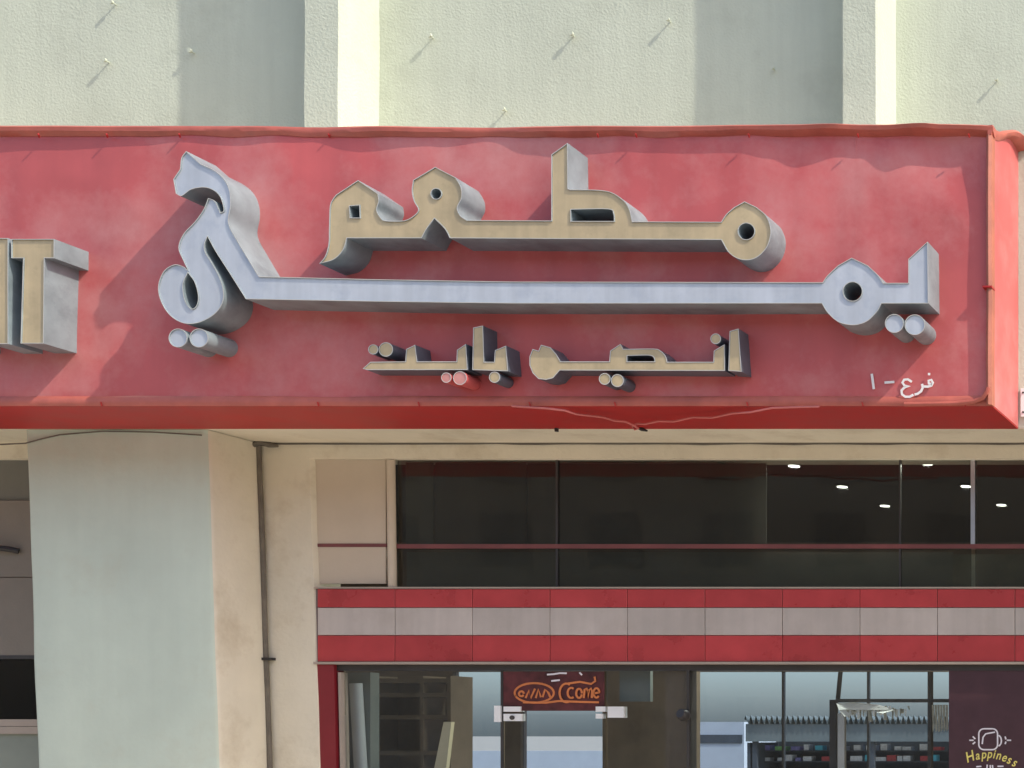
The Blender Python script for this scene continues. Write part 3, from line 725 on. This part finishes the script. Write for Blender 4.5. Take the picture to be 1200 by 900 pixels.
# small lower words
letter('sign_word', 'small tan metal letters with a flat bar and slanted tip at the lower sign', [[(425, 432, 1), (434, 424, 1), (475, 423.5, 1), (476, 409, 1), (486.5, 404, 1), (489, 423.5, 1), (535, 423.5, 1), (535.5, 410, 1), (546, 403, 1), (548, 433.5, 1), (430, 433.5, 1)]], DS_, 'tan_face', 'dark_return')
letter('sign_word', 'small tan metal letters with a tall upright beside the flat bar letters', [[(553.5, 433.5, 1), (554.5, 384, 1), (566, 381.5, 1), (567.5, 424, 1), (579, 424, 1), (580, 410.5, 1), (593, 405, 1), (595.5, 435, 1)]], DS_, 'tan_face', 'dark_return')
letter('sign_word', 'small tan metal letters joined to an eight sided ring on the lower sign', [[(620.5, 418, 1), (624, 409, 1), (631, 411, 1), (634, 404, 1), (645, 407, 1), (652, 415, 1), (657, 423.5, 1), (714, 423.5, 1), (715, 411, 1), (727, 403, 1), (730.5, 409, 1), (766, 408.5), (774, 411), (780, 417), (782, 424, 1), (836, 424, 1), (836.5, 411, 1), (849, 403.5, 1), (849.5, 434.5, 1), (656, 434, 1), (648, 443, 1), (640, 445, 1), (631, 444, 1), (624, 437, 1), (620.5, 428, 1)],
       [(735, 417, 1), (760, 416.5), (766, 419), (767, 423.5, 1), (735, 423.5, 1)]], DS_, 'tan_face', 'dark_return', sub=4)
letter('sign_letter', 'small upright tan metal stroke at the end of the lower words', [[(853.5, 434.5, 1), (855, 388, 1), (865.5, 385, 1), (869, 435.5, 1)]], DS_, 'tan_face', 'dark_return')
dots([(437.3, 409.5, 5.9), (452.2, 409.5, 8.4)], DS_, 'pair of small tan dots above the slanted bar tip', 'tan_face', 'dark_return')
mat('pink_face', (.66, .30, .27), .45, metal=.2, var=.1, vscale=8)
dots([(523, 442.5, 6), (539, 443, 8)], DS_, 'pair of small pinkish dots below the flat bar letters', 'pink_face', 'sign_red')
dots([(579.5, 442, 6.5)], DS_, 'single small tan dot below the tall upright letters', 'tan_face', 'dark_return')
dots([(708.6, 444, 6.8), (723.5, 446, 7.5)], DS_, 'pair of small tan dots below the middle of the lower words', 'tan_face', 'dark_return')
dots([(838.7, 397, 6.2)], DS_, 'single small tan dot above the last tooth beside the upright stroke', 'tan_face', 'dark_return')
# latin letters at the left
letter('sign_letter', 'large tan metal letter T with silver sides on the red sign', [[(13, 280, 1), (63.5, 280, 1), (63.5, 302.5, 1), (52, 302.5, 1), (51, 402.5, 1), (24, 402.5, 1), (27, 302.5, 1), (13, 302.5, 1)]], DB, 'tan_face', 'steel_return')
letter('sign_letter', 'large tan metal letter N standing next to the letter T', [[(-62, 279, 1), (-40, 279, 1), (-13, 350, 1), (-13, 279, 1), (9.5, 279, 1), (9.5, 403, 1), (-13, 403, 1), (-41, 330, 1), (-41, 403, 1), (-62, 403, 1)]], DB, 'tan_face', 'steel_return')

cn = empty('shade_canopy', (-.3, 9.9, 3.6), 'plain beige canopy slab added out of view to shade the tiled beam', 'canopy')  # unseen slab added past the sign end to keep sun off the tiles
B(-2.15, 5, 9.35, ZW - .004, 3.78, 3.93).build('slab', 'beige_paint', cn)
B(-2.16, 5, 9.33, 9.349, 3.70, 3.94).build('fascia', 'white_paint', cn)

# ------------------------------------------------------------------ nails in the wall
for px, py, lb_ in ((503, 41, 'painted wall peg above the small ring of the tan word'), (669, 39, 'painted wall peg above the tall upright of the tan word'),
        (589, 127, 'painted wall peg sticking out just above the top lip of the sign'), (782, 22, 'painted wall peg beside the pilaster shadow above the long tan bar'),
        (122, 70, 'painted wall peg above the letter T, lower of two'), (130, 2, 'painted wall peg above the letter T, upper of two'),
        (222, 59, 'painted wall peg inside the pilaster shadow above the curled silver head'), (1167, 92, 'painted wall peg above the end corner of the sign box'),
        (905, 79, 'painted wall peg inside the pilaster shadow above the tan end ring')):
    L_ = .042; q = P(px, py, ZW - L_)
    e = empty('wall_nail', (q.x, ZW, q.z), lb_, 'peg', 'pegs in the upper wall')
    MB().tube([q, (q.x, ZW + .01, q.z)], .0045, 8).build('shank', 'wall_paint', e)
    MB().tube([q + Vector((0, -.006, 0)), q + Vector((0, .012, 0))], .013 + .004 * random.random(), 10).build('head', 'wall_paint', e)

# ------------------------------------------------------------------ cables, conduit, wires
pts = []; rc = random.Random(5)
for k in range(60):
    px = 312 + (1900 - 312) * k / 59; pts.append(P(px, 519.5 + 1.6 * noise.noise(Vector((px * .02, 0, 3))) , ZL - .012))
tag(MB().tube(pts, .010, 6).build('lintel_cable', 'cable', smooth=40), 'thin brown cable running along the top of the beige lintel', 'cable')
pts = []
for k in range(16):
    px = 312 - 320 * k / 15; sag = 6 * math.sin(math.pi * min(1, max(0, (px - 180) / 110))) + 9 * math.sin(math.pi * min(1, max(0, (110 - px) / 120))) if True else 0
    pts.append(P(px, 506.5 + (13 if px > 300 else 0) + .6 * sag, ZW - .012 if px < 235 else ZW + .25))
pts = [P(px, py, ZW + .018) for px, py in ((236, 510), (205, 508), (180, 506.5), (150, 505.8), (120, 505.5), (100, 507), (70, 509.5), (50, 514), (30, 519.5), (0, 521), (-60, 520), (-140, 521))]
tag(MB().tube(pts, .005, 6).build('column_cable', 'cable', smooth=40), 'thin sagging cable across the top of the green column', 'cable')
cx0 = c1 + SL * 0
def cside(py, Z):                     # on the column's right side face
    z = H(py, Z); return Vector((c1 + SL * (soff - .006 - z) + .012, Z, z))
con = empty('conduit_pipe', cside(1080, ZL - .05), 'thin brown conduit pipe running down the corner of the column', 'conduit')
Zc = ZL - .028
pts = [cside(py, Zc) + Vector((.008 * noise.noise(Vector((py * .01, 1, 1))), 0, 0)) for py in range(522, 1095, 12)]
MB().tube(pts, .017, 8).build('pipe', 'conduit', con, smooth=40)
q = cside(772, Zc); B(q.x - .045, q.x + .05, Zc - .03, Zc + .03, q.z - .012, q.z + .008).build('clip', 'black_plastic', con)
q = cside(523, Zc); MB().tube([q + Vector((-.03, -.03, .0)), q + Vector((.03, -.02, .03)), q + Vector((.09, -.01, .01)), q + Vector((.15, -.005, .0))], [.02, .028, .022, .01], 8).build('cable_knot', 'cable', con, smooth=40)
pts = [P(px, py, ZS + .0 + .35 * t) for px, py, t in ((600, 476, -.08), (640, 478.5, -.08), (662, 481, 0), (676, 485.5, .2), (690, 487, .3), (707, 489, .5), (720, 493, .6), (733, 494, .75), (743, 498.5, .9), (748, 502, 1), (744, 503.5, 1), (741, 500, 1), (746, 496.5, .97), (756, 497, .95), (772, 493.5, .8), (790, 494, .7), (812, 489, .55), (835, 489.5, .4), (858, 484.5, .2), (880, 483, 0), (905, 478, -.08), (960, 476.5, -.08))]
tag(MB().tube(pts, .0075, 6).build('loose_wire', 'pink_wire', smooth=40), 'thin reddish wire sagging below the sign box', 'wire')
q = P(752, 503, ZW - .05); tag(MB().tube([q + Vector((-.03, 0, .01)), q + Vector((0, 0, 0)), q + Vector((.04, 0, -.012))], [.008, .014, .007], 8).build('wire_knot', 'black_plastic'), 'dark knot of tape where the reddish wire hangs', 'knot')
q = P(652, 501, ZW - .03); tag(MB().tube([q + Vector((0, 0, .025)), q + Vector((.002, 0, -.03))], .014, 8).build('hanging_stub', 'black_plastic'), 'small black cable stub poking below the sign box', 'cable stub')
pts = [P(692, 503, ZL - .02), P(705, 512, ZL - .03), P(718, 518.5, ZL - .014)]
tag(MB().tube(pts, .006, 6).build('wire_tail', 'pink_wire'), 'short loose wire tail dropping to the lintel cable', 'wire')
e = empty('wall_plate', (X(1205, ZW), ZW, H(488, ZW)), 'small white screwed plate on the wall beside the sign end', 'plate')
PB(1196, 1216, 455, 488, ZW - .02, .018).build('plate', 'white_paint', e)
for py in (460, 483): MB().tube([P(1199, py, ZW - .026), P(1199, py, ZW - .018)], .008, 8).build('screw', 'frame_dark', e)
